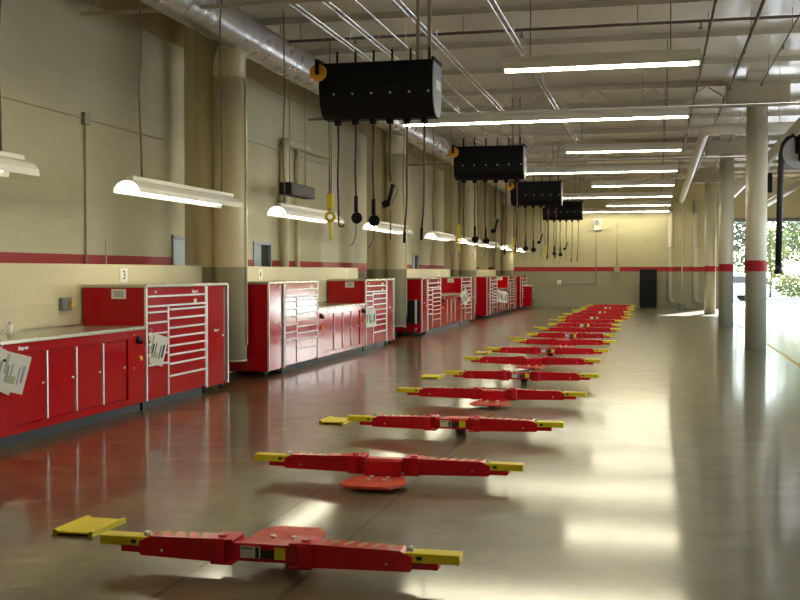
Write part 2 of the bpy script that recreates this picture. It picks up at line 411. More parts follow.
for i, (X, z, r) in enumerate(((.74, 5.15, .022), (1.36, 5.15, .028), (1.95, 5.2, .012))):
    m_ = MB().cyl((0, 2, 0), (0, YF-.5, 0), r, 8)
    for q in range(13): m_.cyl((0, 3+3.6*q, 0), (0, 3+3.6*q, ZC-z), .006, 5); m_.cyl((0, 4.2+3.6*q, -.08), (0, 4.2+3.6*q, 0), .014, 6)
    o = m_.build('sprinkler_pipe', 'pipe'); o.location = (X, 0, z)
    tag(o, 'dark sprinkler pipe running lengthwise under the ceiling, %s' % ['left of the pillars', 'thickest, just left of the pillar caps', 'thinnest, above the pillar caps'][i], 'pipe', 'lengthwise ceiling pipes')
for i, (Y, z) in enumerate(((16.6, 5.2), (22.55, 4.82), (32.27, 4.78))):
    m_ = MB().cyl((XL+.1, 0, 0), (XR-.1, 0, 0), .026, 8)
    for q in range(6): m_.cyl((-5.5+2.6*q, 0, 0), (-5.5+2.6*q, 0, ZC-z), .006, 5); m_.cyl((-4.6+2.6*q, 0, -.1), (-4.6+2.6*q, 0, 0), .014, 6); m_.cyl((-4.6+2.6*q, 0, -.115), (-4.6+2.6*q, 0, -.1), .035, 8)
    o = m_.build('cross_pipe', 'pipe' if i == 0 else 'tan_box'); o.location = (0, Y, z)
    tag(o, 'cross pipe with sprinkler heads spanning the shop, %s' % ['in front of the first hoist row', 'beside the nearest pillar cap', 'beside the middle pillar cap'][i], 'pipe', 'cross pipes')
# exhaust duct with elbow on the right
t = thing('exhaust_duct', 'pale round duct crossing behind the nearest pillar then turning down the shop', 'duct', (0, 0, 0))
pts = [(XR-.2, 24.6, 4.62), (1.3, 24.6, 4.62)] + [(1.3-.3*math.sin(a), 24.6+.3-.3*math.cos(a), 4.62) for a in (PI/8, PI/4, 3*PI/8, PI/2)] + [(1.0, 35, 4.62), (1.0, YF-.05, 4.62)]
MB().tube(pts, .115, 18).build('duct_tube', 'white', t)
for X, Y in ((4, 24.6), (7, 24.6), (1.0, 28), (1.0, 34), (1.0, 40), (1.0, 46)): MB().cyl((X, Y, 4.7), (X, Y, ZC), .008, 5).build('hanger_rod', 'beam', t)
t = thing('reel_duct', 'pale round duct from which the black hose reels hang, right of the pillars', 'duct', (2.56, 0, 4.25))
MB().cyl((0, 20.3, 0), (0, YF-.05, 0), .12, 18).build('duct_tube', 'white', t)
for Y in (21, 25, 30, 35, 40, 45): MB().cyl((0, Y, .1), (0, Y, ZC-4.25), .008, 5).build('hanger_rod', 'beam', t)
o = MB().cyl((3.75, 22, 3.95), (3.75, YF-.05, 3.95), .1, 16).build('branch_duct', 'white')
m2 = MB()
for Y in (24, 31, 38, 45): m2.cyl((3.75, Y, 4.04), (3.75, Y, ZC), .01, 5)
m2.build('hanger_rod', 'beam', o)
tag(o, 'slim white duct beyond the hose reel duct on the far right', 'duct')
# hose reels
def hose_reel(loc, lab):
    t = thing('hose_reel', lab, 'hose reel', loc, 0, 'exhaust hose reels')
    MB().cyl((.05, -.16, -.38), (.05, -.12, -.38), .30, 32).cyl((.05, .12, -.38), (.05, .16, -.38), .30, 32).build('reel_flange', 'greyl', t)
    MB().cyl((0, -.12, -.38), (0, .12, -.38), .2, 24).build('reel_drum', 'grey', t)
    MB().box((.02, -.3, -.55), (.3, -.17, -.05), .02).build('motor_box', 'black', t)
    MB().box((-.05, -.18, -.12), (.05, .18, .0)).box((-.03, -.18, -.4), (.03, -.16, -.1)).box((-.03, .16, -.4), (.03, .18, -.1)).build('bracket', 'black', t)
    MB().cyl((-.05, -.25, -.05), (.2, -.35, .1), .06, 10).build('hose_inlet', 'white', t)
    c = [(.1, 0, -.09), (-.02, -.05, -.08), (-.14, -.09, -.12), (-.22, -.1, -.22), (-.26, -.1, -.4), (-.28, -.1, -1.0), (-.30, -.1, -2.45)]
    h = MB().tube(c, [.058]*7, 12).build('hose', 'rubber', t)
    MB().cyl((-.30, -.1, -2.45), (-.30, -.1, -2.62), .06, 14, .075).build('hose_nozzle', 'rubber', h)
hose_reel((2.50, 21.6, 4.14), 'grey disc hose reel with a black hanging hose, right edge beside the nearest pillar')
hose_reel((2.56, 29.8, 4.14), 'grey disc hose reel with hanging black hose half hidden behind the nearest pillar')

# ------------------------------------------------------------------ lamps
def bat_lamp(L, mat, name='strip_lamp', axis='X', tubes=1):
    """reflector with open end, tube, housing; hangs from two rods. local z=0 is the tube height"""
    pass
FIX = [(4.3, 1, 0), (9.2, 2, 0), (14.1, 1, 0), (18.9, 2, 0), (24.0, 1, 0), (28.9, 2, 0), (33.6, 1, 0), (38.6, 2, 0), (43.6, 1, 0), (47.9, 2, 0)]
for i, (Y, nlen, _) in enumerate(FIX):
    L = 2.44*nlen
    t = thing('ceiling_lamp', '%s white fluorescent strip lamp hanging across the shop, %s from the camera' % ('double length' if nlen == 2 else 'single', ORD[i]), 'lamp', (.5, Y, 4.11), 0, 'hanging strip lamps')
    MB().prism([(-.15, .02), (-.13, .11), (-.05, .19), (.05, .19), (.13, .11), (.15, .02), (.14, .02), (.115, .10), (.045, .165), (-.045, .165), (-.115, .10), (-.14, .02)], -L, 0, 'X').build('reflector', 'lampwhite', t)
    MB().box((-L, -.055, .12), (0, .055, .155)).build('ballast_box', 'lampwhite', t)
    for s in (-.05, .05):
        MB().cyl((-L+.03, s, .03), (-.03, s, .03), .019, 10).build('lamp_tube', 'glow', t)
    for q in ((-L+.35), -.35): MB().cyl((q, 0, .15), (q, 0, ZC-4.11), .008, 5).build('hanger_rod', 'pipe', t)
# low lamps above the benches
ZL = 2.40; XLAMP = -5.5
def low_lamp(ya, yb, label, first=[None]):
    L = yb-ya
    t = thing('bench_lamp', label, 'lamp', (XLAMP, ya, ZL), 0, 'bench lamps on cords')
    MB().prism([(-.16, .0), (-.15, .06), (-.11, .11), (-.05, .14), (.05, .14), (.11, .11), (.15, .06), (.16, .0), (.15, .0), (.14, .05), (.10, .10), (.04, .125), (-.04, .125), (-.10, .10), (-.14, .05), (-.15, 0)], 0, L, 'Y').build('reflector', 'lampwhite', t)
    MB().box((-.05, .06, .14), (.05, L-.06, .185), .008).build('ballast_box', 'lampwhite', t)
    for s in (-.055, .055):
        MB().cyl((s, .02, .045), (s, L-.25, .045), .02, 10).build('lamp_tube', 'glow2', t)
    for e in (.35, L-.35):
        w_ = [(.0+.012*math.sin(e*7+q*.9), e+.015*math.sin(q*1.7), .18+(ZC-ZL-.18)*q/9) for q in range(10)]
        MB().tube(w_, .011, 6).build('hanging_cord', 'pipe', t)
    return t
LY = [(5.3, 8.78), (10.72, 13.7), (15.45, 18.5), (20.9, 24.2), (26.8, 29.9), (31.4, 34.6), (35.3, 38.5), (40.4, 43.4), (44.8, 47.8)]
for i, (a, b) in enumerate(LY):
    low_lamp(a, b, 'long white bench lamp on cords, %s' % ['cut off by the left edge of the photo', 'over the first tall drawer cabinet', 'beyond the first riser duct',
        'in front of the second riser duct', 'fifth in the row from the left edge', 'sixth in the row', 'seventh in the row', 'eighth in the row', 'last of the row, close to the end wall'][i])

# ------------------------------------------------------------------ tool storage
D = .77; H = 1.41
def strip_text(t, s, z, y, size):
    return text('maker_logo', s, size, 'alu', t, (.0185, y, z), FACE_X, .0006, .25)
def card(parent_loc, rz, tilt, w, h, label, n=2, ang=.25, name='instruction_card'):
    t = thing(name, label, 'card', parent_loc, rz, 'instruction cards hung on the workbenches')
    for q in range(n):
        R = Euler((tilt+q*.22, 0, 0)); off = Vector((.004+.004*q, .03*q, -.02*q))
        off = off+Vector((0, w*.42, 0)); s = MB().obox(off+Vector((0, 0, -h/2-.03)), (.002, w, h), Euler((0, 0, 0)))
        s.bm.transform(R.to_matrix().to_4x4())
        sh = s.build('card_sheet', 'paper', t)
        p = MB()
        for k2 in range(7):
            yy = -w/2+w*(.14+.12*k2)
            if k2 in (1, 4): continue
            p.obox(off+Vector((.0016, yy, -h*(.5+.03*(k2 % 3))-.03)), (.0012, w*.045 if k2 % 2 else w*.08, h*(.45+.1*((k2*3) % 3))), Euler((0, 0, 0)))
        p.bm.transform(R.to_matrix().to_4x4()); p.build('printed_text', 'ink' if q == 0 else 'inkgrey', sh)
        g = MB().obox(off+Vector((.0016, w*.02, -h*.78)), (.0012, w*.3, h*.2), Euler((0, 0, 0))).obox(off+Vector((.0016, -w*.2, -h*.4)), (.0012, w*.1, h*.5), Euler((0, 0, 0)))
        g.bm.transform(R.to_matrix().to_4x4()); g.build('printed_picture', 'green', sh)
    MB().ring((.002, 0, -.01), .02, .002, 'X', 12, 5).build('card_loop', 'white', t)
    return t
def caster(t, x, y):
    c = MB().box((x-.02, y-.02, .035), (x+.02, y-.012, .075)).box((x-.02, y+.012, .035), (x+.02, y+.02, .075)).box((x-.035, y-.03, .072), (x+.035, y+.03, .082)).build('caster', 'grey', t)
    MB().cyl((x, y-.012, .033), (x, y+.012, .033), .033, 16).build('caster_wheel', 'rubber', c)
def drawer_cabinet(Y, W, label, flip=False, paper=True):
    t = thing('drawer_cabinet', label, 'tool cabinet', (-5.58, Y, 0), 0, 'red drawer cabinets')
    MB().box((-D, .002, .10), (-.012, W-.002, H-.035), .006).build('body', 'red', t)
    MB().box((-D+.02, .02, 0), (-.05, W-.02, .10)).build('kick_plate', 'kick', t)
    MB().box((-D, 0, H-.035), (.012, W, H), .006).build('top_edge', 'steel', t)
    tr = MB(); c1 = W*.34
    for yy in (.0, W-.035): MB().box((-.012, yy, .10), (.012, yy+.035, H-.035)).build('edge_trim', 'alu', t)
    tr.box((-.012, c1-.016, .12), (.014, c1+.016, H-.25)); tr.build('divider_trim', 'alu', t)
    top, bot = H-.045, .12; hh = top-bot
    def drawer(y0, y1, fa, fb, pull=True):
        a, b = top-hh*fa-.006, top-hh*fb+.006
        d_ = MB().box((-.01, y0+.006, b), (.004, y1-.006, a), .002, 1).build('drawer', 'red', t)
        if pull: MB().box((.004, y0+.008, b-.002), (.020, y1-.008, b+.020), .003, 1).build('drawer_pull', 'alu', d_)
        return d_
    y0, y1 = .04, W-.04
    dd = drawer(y0, y1, 0, .085); text('maker_logo', 'Snap-on', .055, 'alu', dd, (.0045, W*.80, top-hh*.04), FACE_X, .0006, .25)
    drawer(y0, y1, .085, .175)
    MB().cyl((.004, .25, top-.04), (.012, .25, top-.04), .014, 12).build('lock', 'alu', t)
    for a, b in zip((.175, .215, .30, .39, .475, .56, .645, .73), (.215, .30, .39, .475, .56, .645, .73, .845)):
        drawer(c1+.014, y1, a, b)
    drawer(c1+.014, y1, .845, 1., False)
    for a, b in zip((.175, .23, .325, .425, .52, .615), (.23, .325, .425, .52, .615, .71)): drawer(y0, c1-.014, a, b)
    MB().box((-.01, y0+.006, bot+.004), (.004, c1-.02, top-hh*.71-.006), .002, 1).build('lower_door', 'red', t)
    MB().box((.004, W*.78, top-hh*.16), (.006, W*.83, top-hh*.115)).build('sticker', 'paper', t)
    if paper:
        p = MB().box((-D*.42-.09, -.002, H-.16), (-D*.42+.09, .0, H-.05)).build('paper_label', 'paper', t)
        MB().box((-D*.42-.06, -.003, H-.14), (-D*.42+.06, -.002, H-.07)).build('printed_text', 'greyl', p)
    return t
def locker(Y, W, label, paper=False, far=True):
    t = thing('locker_cabinet', label, 'tool cabinet', (-5.58, Y, 0), 0, 'tall red lockers on casters')
    MB().box((-D, .002, .08), (-.012, W-.002, H-.035), .006).build('body', 'red', t)
    MB().box((-D, 0, H-.035), (.012, W, H), .006).build('top_edge', 'steel', t)
    ga, gb = (.035, W-.15) if far else (.035, W-.15)
    MB().box((-.012, ga, .10), (.004, gb, H-.05), .004).build('door', 'red', t)
    MB().box((-.012, gb+.005, .12), (-.004, W-.04, H-.045)).build('door_gap', 'red_dark', t)  # solid strip, coloured dark for the shade in the gap
    MB().box((-.012, 0, .08), (.012, .03, H-.035)).build('edge_trim', 'alu', t)
    MB().box((-.012, W-.035, .08), (.012, W, H-.035)).build('edge_trim', 'alu', t)
    text('maker_logo', 'Snap-on', .05, 'alu', t, (.0045, W*.45, .80), FACE_X, .0006, .25)
    MB().cyl((.004, gb-.05, .72), (.02, gb-.05, .72), .013, 10).build('door_knob', 'alu', t)
    for x in (-.07, -D+.07):
        for y in (.08, W-.08): caster(t, x, y)
    if paper:
        MB().box((-D*.75-.08, -.002, H-.17), (-D*.75+.08, .0, H-.06)).build('paper_label', 'paper', t)
    return t
def workbench(Y, W, label):
    Hb = .95
    t = thing('workbench', label, 'workbench', (-5.58, Y, 0), 0, 'red workbenches between the drawer cabinets')
    MB().box((-D, .005, .10), (-.03, W-.005, Hb-.04)).build('body', 'red', t)
    MB().box((-D+.02, .01, 0), (-.06, W-.01, .10)).build('kick_plate', 'kick', t)
    MB().box((-D, .002, Hb-.04), (.015, W-.002, Hb), .008).build('countertop', 'steel', t)
    MB().box((-D, .002, Hb), (-D+.02, W-.002, Hb+.02), .004).build('splash_rail', 'steel', t)
    ea = .40; fr = MB(); fr.box((-.03, .005, .10), (0, ea, Hb-.04)).box((-.03, W-ea, .10), (0, W-.005, Hb-.04)).box((-.03, ea, Hb-.13), (0, W-ea, Hb-.04)).box((-.03, ea, .10), (0, W-ea, .17))
    fr.build('front_frame', 'red', t)
    n = 4; dw = (W-2*ea)/n
    for q in range(n):
        d_ = MB().box((-.03, ea+dw*q+.004, .175), (-.012, ea+dw*(q+1)-.026, Hb-.135), .003, 1).build('door', 'red', t)
        if q < 3: MB().box((-.03, ea+dw*(q+1)-.024, .175), (.004, ea+dw*(q+1)-.002, Hb-.135)).build('door_edge_pull', 'alu', d_)
        MB().cyl((-.012, ea+dw*(q+.86), .52), (-.002, ea+dw*(q+.86), .52), .012, 8).build('door_lock', 'alu', d_)
    text('maker_logo', 'Snap-on', .05, 'alu', t, (.0012, ea+.12, Hb-.085), FACE_X, .0006, .25)
    for yy in (.17, W-.17):
        c = MB().cyl((0, yy, .80), (.03, yy, .80), .045, 16).cyl((.03, yy, .80), (.05, yy-.02, .77), .02, 10).build('air_coupling', 'black', t)
        MB().cyl((0, yy+.02, .60), (.035, yy+.02, .60), .028, 14).build('amber_knob', 'orange', t, label='amber knob below the black coupling')
        MB().cyl((0, yy-.1, .86), (.006, yy-.1, .86), .008, 8).cyl((0, yy-.1, .5), (.006, yy-.1, .5), .008, 8).build('screw', 'alu', t)
    return t
SIGNN = 3
workbench(8.35, 2.95, 'red four-door workbench with steel top, nearest, cut off at the left edge')
drawer_cabinet(11.31, 1.69, 'tall red drawer cabinet right of the nearest workbench')
locker(13.01, .73, 'tall red locker beside the first riser duct, end of the nearest row')
rows = [(15.30, 7.95), (26.15, 8.0), (36.7, 7.85)]
words = ['second cabinet row', 'third cabinet row', 'fourth cabinet row']
for (Y, L), wd in zip(rows, words):
    locker(Y, .70, 'tall red locker at the near end of the %s' % wd, True)
    drawer_cabinet(Y+.72, 1.70, 'tall red drawer cabinet left of the workbench in the %s' % wd, paper=False)
    workbench(Y+2.44, L-2.44-2.42, 'red four-door workbench in the middle of the %s' % wd)
    drawer_cabinet(Y+L-2.40, 1.70, 'tall red drawer cabinet right of the workbench in the %s' % wd)
    locker(Y+L-.68, .68, 'tall red locker at the far end of the %s' % wd)
locker(46.0, .70, 'tall red locker in the short farthest cabinet row by the end wall', True)
drawer_cabinet(46.72, 1.6, 'tall red drawer cabinet in the short farthest row by the end wall')
# small red cart in front of the end wall
t = thing('tool_cart', 'small low red tool cart at the far end of the cabinets', 'tool cart', (-5.45, 47.1, 0))
MB().box((-.2, 0, .08), (.2, .8, .95), .01).build('cart_body', 'red', t)
for q in range(4): MB().box((.2, .03, .16+.19*q), (.215, .77, .33+.19*q), .003, 1).build('drawer', 'red', t)
MB().box((-.22, -.02, .95), (.22, .82, .98), .008).build('cart_top', 'alu', t)
for x in (-.15, .15):
    for y in (.08, .72): caster(t, x, y)
# cards
card((-5.55, 8.48, .93), -.55, -.5, .30, .34, 'pair of tilted printed cards hanging on the nearest workbench at the left edge', 2)
card((-5.57, 11.42, .90), -.55, -.27, .28, .34, 'printed card hanging between the nearest workbench and its drawer cabinet', 1)
card((-5.56, 20.85, .85), -.5, .05, .28, .36, 'pale card hanging at the right end of the workbench in the second row', 1)
card((-5.56, 31.35, .93), -.5, .6, .34, .40, 'tilted white card hanging at the right end of the workbench in the third row', 1)
card((-5.55, 39.3, .93), -.4, -.1, .7, .42, 'white card hanging at the left end of the workbench in the fourth row', 1)
card((-5.22, 47.5, .9), 0, .0, .5, .42, 'white card hanging on the small tool cart at the far end', 1)
# rolling stand leaning by third row
t = thing('creeper_board', 'black padded creeper with red ends standing upright beside the locker of the third row', 'creeper', (-5.74, 26.05, 0))
MB().box((-.26, -.02, .3), (.14, .02, .86), .02).build('pad', 'black', t)
MB().box((.02, -.05, .12), (.07, -.02, .92), .006).box((-.24, -.05, .2), (-.2, -.02, .9), .006).build('side_rail', 'alu', t)
MB().box((-.0, -.055, .88), (.1, -.015, .98), .01).box((-.0, -.055, .2), (.1, -.015, .3), .01).build('rail_end', 'red', t)
for x in (-.2, .05): MB().cyl((x, -.07, .05), (x, -.03, .05), .05, 14).box((x-.02, -.05, .05), (x+.02, -.02, .16)).build('wheel', 'rubber', t)

# number signs on the low wall
for i, Y in enumerate((12.35, 17.12, 22.25, 27.3, 32.3, 38.)):
    o = MB().box((-6.38, -.10, -.075), (-6.372, .10, .10), .002, 1).build('bay_number_sign', 'paper'); o.location = (0, Y, 1.5)
    tag(o, 'white bay number sign reading %d on the low wall above the red cabinets' % (3+i), 'sign', 'bay number signs')
    text('bay_number', str(3+i), .15, 'ink', o, (-6.3715, 0, .01), FACE_X, .0006)
# power outlet with orange plugs above bench
t = thing('wall_outlet', 'wall outlet with orange plugs above the nearest workbench', 'outlet', (-6.38, 10.95, 1.2))
MB().box((0, -.10, -.07), (.05, .10, .07), .008).build('outlet_box', 'grey', t)
for z in (-.025, .03): MB().box((.05, .02, z-.017), (.09, .07, z+.017), .006).build('plug', 'orange', t)
# bottle on the bench
t = thing('spray_bottle', 'small clear white bottle standing on the nearest steel countertop', 'bottle', (-6.0, 9.32, .95))
MB().cyl((0, 0, 0), (0, 0, .10), .028, 16).build('bottle_body', 'white', t)
MB().cyl((0, 0, .10), (0, 0, .13), .012, 12).build('bottle_cap', 'greyl', t)
# electrical box above passage
t = thing('heater_box', 'grey box hung high in the passage beyond the first riser duct', 'box', (-6.75, 19.45, 3.0))
MB().box((-.12, 0, 0), (.12, 1.45, .23), .01).build('box_body', 'kick', t)
MB().cyl((0, .25, .2), (0, .25, ZC-3.0), .012, 8).cyl((0, 1.2, .2), (0, 1.2, ZC-3.0), .012, 8).build('suspension_pipe', 'tan_box', t)
# pipes on the left wall: vertical stacks & horizontal conduit
for i, (Y, r) in enumerate(((20.95, .09), (21.9, .05), (31.0, .05), (41., .05))):
    o = MB().tube([(0, 0, 0), (0, 0, 4.0), (0, .03, 4.1), (0, .14, 4.18), (0, 3.0, 4.2)] if i == 0 else [(0, 0, 0), (0, 0, 4.15)], r, 12).build('wall_pipe', 'riser'); o.location = (XL+r+.02, Y, 0)
    tag(o, 'cream painted vertical pipe on the left wall, %s' % ['thick, bent over beyond the first riser', 'slim, just right of the thick pipe', 'slim, between the second and third risers', 'slim, farthest along the wall'][i], 'pipe', 'pipes on the left wall')
o = MB().cyl((0, 18.3, 4.0), (0, 24., 4.0), .02, 8).cyl((0, 18.3, 4.0), (0, 18.3, 3.75), .02, 8).build('wall_conduit', 'beam'); o.location = (XL+.04, 0, 0)
tag(o, 'thin horizontal conduit on the left wall beyond the first riser duct', 'conduit')

# ------------------------------------------------------------------ black overhead reel banks
def reel_bank(Y, label, z=3.62, rep=None):
    if rep is not None:
        c = copy_tree(rep); c.location = (-3.70, Y, z); c['label'] = label; return c
    t = thing('reel_bank', label, 'reel bank', (-3.70, Y, z), 0, 'black overhead reel banks')
    W = .78
    prof = [(-.36, .77), (.16, .77), (.18, .72), (.18, .27), (.12, .11), (.06, .03), (-.16, .03), (-.28, .08), (-.36, .18), (-.40, .32), (-.415, .46), (-.40, .61), (-.37, .71)]
    MB().prism(prof, -W, W, 'X').build('housing', 'black', t)
    q = [(a*.985, .4+(b-.4)*.985) for a, b in prof]
    e = MB().prism(q, W, W+.012, 'X').build('end_plate', 'plate_grey', t)
    MB().box((W+.012, -.20, .40), (W+.016, .10, .53)).build('end_label', 'paper', e)
    MB().prism([(a, b) for a, b in q], -W-.012, -W, 'X').build('end_plate', 'black', t)
    for s in (-W, W): MB().box((s-.02, -.38, .75), (s+.02, .18, .80)).build('lifting_rail', 'black', t)
    for k2 in range(6):
        x = -W+.20+.262*k2
        MB().cyl((x, -.423, .34), (x, -.405, .34), .014, 10).build('bolt', 'alu', t)
    d_ = MB().cyl((-W-.0, -.50, .63), (-W-.0, -.45, .63), .115, 24).build('amber_disc', 'orange', t)
    MB().box((-W-.03, -.53, .60), (-W+.02, -.50, .80)).box((-W-.03, -.52, .72), (-W+.02, -.36, .80)).build('disc_bracket', 'black', d_)
    for k2 in range(6):
        MB().cyl((-W+.16+.26*k2, -.1, .76), (-W+.16+.26*k2, -.1, .98), .016, 8).build('fluid_inlet', 'black', t)
    for s in (.5, .66):
        MB().box((s-.025, -.025, .76), (s+.025, .025, ZC-3.62)).build('suspension_strut', 'tan_box', t)
    # hoses
    spec = [(-.61, 1.24, 'hook'), (-.36, .97, 'gun'), (-.11, 1.01, 'gun'), (.13, .78, 'grip'), (.37, 1.46, 'plain'), (.61, 1.42, 'plain')]
    for x, ln, kind in spec:
        MB().cyl((x, -.1, -.04), (x, -.1, .04), .045, 12, .06).build('hose_outlet', 'black', t)
        drift = .035 if kind == 'plain' else 0
        pts = [(x+(-drift*(max(0, q/8-.55)/.45)**2 if kind == 'plain' else .006*math.sin(q)), -.1, -.05-ln*q/8) for q in range(9)]
        h = MB().tube(pts, .0135, 8).build('hose', 'rubber' if kind != 'plain' else 'redhose', t)
        e0 = pts[-1]; ex, ez = e0[0], e0[2]
        if kind == 'hook': MB().tube([(ex, -.1, ez), (ex, -.1, ez-.10), (ex+.015, -.1, ez-.14), (ex+.05, -.1, ez-.15), (ex+.08, -.1, ez-.12)], .012, 6).build('hose_hook', 'black', h)
        elif kind == 'gun':
            MB().cyl((ex, -.1, ez), (ex, -.1, ez-.22), .028, 10).build('grip', 'black', h)
            MB().ring((ex+.01, -.1, ez-.30), .065, .016, 'Y', 18, 8).cyl((ex+.01, -.13, ez-.30), (ex+.01, -.07, ez-.30), .05, 14).build('meter_dial', 'black', h)
            MB().tube([(ex, -.1, ez-.36), (ex, -.1, ez-.52), (ex-.03, -.1, ez-.62), (ex-.07, -.1, ez-.68)], .008, 6).build('spout', 'grey', h)
        elif kind == 'grip':
            MB().obox(Vector((ex, -.1, ez-.18)), (.05, .05, .30), Euler((0, .25, 0)), .01).obox(Vector((ex-.06, -.1, ez-.30)), (.12, .06, .09), Euler((0, -.3, 0)), .02).build('control_gun', 'black', h)
            MB().tube([(ex+.05, -.1, ez-.02), (ex+.10, -.1, ez-.12), (ex+.02, -.1, ez-.3)], .008, 6).cyl((ex, -.1, ez-.38), (ex+.0, -.1, ez-.80), .012, 6).build('trigger_guard', 'grey', h)
        else: MB().cyl((ex, -.1, ez), (ex-.005, -.1, ez-.16), .02, 8).build('hose_tip', 'black', h)
    # amber twin cable with hook block
    h = MB().cyl((-.735, -.12, -.02), (-.735, -.12, -.98), .006, 6).cyl((-.705, -.12, -.02), (-.705, -.12, -.98), .006, 6).build('lift_cable', 'black', t)
    MB().box((-.76, -.15, -1.2), (-.68, -.09, -.98), .015).build('hook_block', 'yellow', h, label='yellow hook block')
    MB().ring((-.72, -.12, -1.30), .06, .022, 'Y', 16, 8).cyl((-.72, -.12, -1.36), (-.70, -.12, -1.62), .02, 8).build('pull_handle', 'yellow', h)
    return t
M['redhose'] = principled('dark_red_hose', (.10, .02, .015), .5)
RB = [(14.75, 'black reel bank with hanging hoses, nearest and largest, amber disc at its left end'),
      (24.9, 'black reel bank with hanging hoses, second from the camera'),
      (34.8, 'black reel bank with hanging hoses, third from the camera'),
      (44.7, 'black reel bank with hanging hoses, farthest and smallest')]
r0 = reel_bank(*RB[0])
allk = {}
for o in bpy.data.objects:
    if o.parent: allk.setdefault(o.parent.name, []).append(o)
def cpy(o, parent=None):
    c = o.copy(); COL.objects.link(c)
    if parent: c.parent = parent
    for ch in allk.get(o.name, []): cpy(ch, c)
    return c
for Y, lab in RB[1:]:
    c = cpy(r0); c.location = (-3.70, Y, 3.62); c['label'] = lab

# ------------------------------------------------------------------ in-ground lifts
def lift(Y, xa, xb, cx, plate_side, with_label, label):
    """xa, xb = world X of the tips of the red arms; centre at -1.97"""
    t = thing('vehicle_lift', label, 'vehicle lift', (cx, Y, 0), 0, 'red in-ground vehicle lifts')
    L, R = xa-cx, xb-cx
    z0, z1 = .06, .18
    # centre housing: channel with two side cheeks
    MB().box((-.24, -.055, z0+.012), (.24, .055, z1-.012), .008).build('centre_housing', 'red_lift', t)
    for s in (-1, 1):
        MB().box((s*.15, -.085, z0-.005), (s*.27, .085, z0+.012), .004, 1).box((s*.15, -.085, z1-.008), (s*.27, .085, z1+.008), .004, 1)\
            .box((s*.20, -.088, z0), (s*.27, -.066, z1), .006, 1).box((s*.15, .06, z0), (s*.27, .085, z1), .004, 1).cyl((s*.225, -.02, z1), (s*.225, -.02, z1+.018), .025, 12).build('knuckle', 'red_lift', t)
        E = L if s < 0 else R
        e1 = E*.86
        # arm: tapering box, longer on top
        lo, hi = (s*.20, e1)
        poly = [(lo, z0), (e1-s*.01, z0+.012), (e1, z0+.025), (e1, z1-.035), (e1-s*.06, z1-.006), (lo, z1+.002)]
        a_ = MB().prism(poly, -.06, .06, 'Y').build('arm', 'red_lift', t)
        MB().box((e1-s*.1, -.045, z0+.022), (E, .045, z0+.075), .004, 1).build('arm_extension', 'red_lift', a_)
        st = MB()
        for q in range(5): 
            xx = lo+s*(.14+.075*q); st.prism([(xx, -.02), (xx+s*.022, -.02), (xx+s*.05, .055), (xx+s*.025, .055)], z1-.012, z1+.003-.008*(.18+.075*q)/max(.2, abs(e1-s*.06-lo)), 'Z')
        st.build('hazard_stripes', 'yellow_worn', a_)
        MB().cyl((e1-s*.13, -.062, z0+.045), (e1-s*.13, -.066, z0+.045), .006, 8).build('arm_bolt', 'alu', a_)
        # adapter
        ad = MB().box((e1-s*.035, -.05, z1-.065), (E+s*(.12 if s < 0 else .11), .05, z1-.015), .006).build('lift_adapter', 'yellow', t, label='yellow swing-up adapter')
        MB().box((e1+s*.02, -.051, z1-.05), (e1+s*.05, -.0505, z1-.03)).build('adapter_slot', 'ink', ad)
        ad2 = MB().cyl((e1-s*.02, 0, z0+.06), (e1-s*.02, 0, z1+.005), .02, 10).build('hinge_pin', 'steel', ad)
    # cover plate with four bolts
    s = plate_side
    y0_, y1_ = (.05, .43) if s > 0 else (-.42, -.05)
    if s > 0: poly = [(-.16, .05), (.16, .05), (.19, .38), (.18, .46), (.12, .55), (-.12, .55), (-.18, .46), (-.19, .38)]
    else: poly = [(-.16, -.05), (.16, -.05), (.20, -.20), (.23, -.33), (.15, -.50), (-.18, -.50), (-.24, -.38), (-.21, -.2)]
    zz = .10 if s > 0 else .03
    p = MB().prism([(a, b) for a, b in poly][:: 1], zz, zz+.018, 'Z')
    pl = p.build('cover_plate', 'red_worn', t, label='faded orange-red cover plate with four bolts')
    MB().box((-.14, s*.03, zz), (.14, s*.10, z1-.02), .008).build('plate_riser', 'red_lift', t)
    MB().cyl((0, s*(.44 if s > 0 else .24), 0), (0, s*(.44 if s > 0 else .24), zz), .05, 20).build('plate_post', 'black', t)  # support coloured black to blend with the shadow under the lift
    for a in (-.06, .06):
        for b in (.17, .28): MB().cyl((a, s*b, zz+.018), (a, s*b, zz+.032), .017, 6).build('plate_bolt', 'alu', pl)
    if with_label:
        l_ = MB().box((-.115, -.0575, z0+.032), (-.01, -.055, z1-.028)).build('rating_label', 'paper', t, label='white rating label')
        MB().box((-.035, -.0585, z0+.034), (-.015, -.0575, z1-.03)).box((-.11, -.0585, z1-.042), (-.05, -.0575, z1-.036)).build('printed_text', 'ink', l_)
        MB().box((-.008, -.0575, z0+.034), (.065, -.055, z1-.042)).build('black_label', 'ink', t)
        MB().box((.068, -.0575, z0+.032), (.125, -.055, z1-.028)).build('yellow_label', 'yellow', t)
    return t
XA = [-2.78, -2.80, -2.79, -2.83, -2.80]
pitch = 4.9
arms = [(-2.82, -1.06), (-2.85, -1.03), (-2.88, -1.05), (-2.92, -1.05)]
LY0 = [5.3, 7.9, 10.2, 12.8]
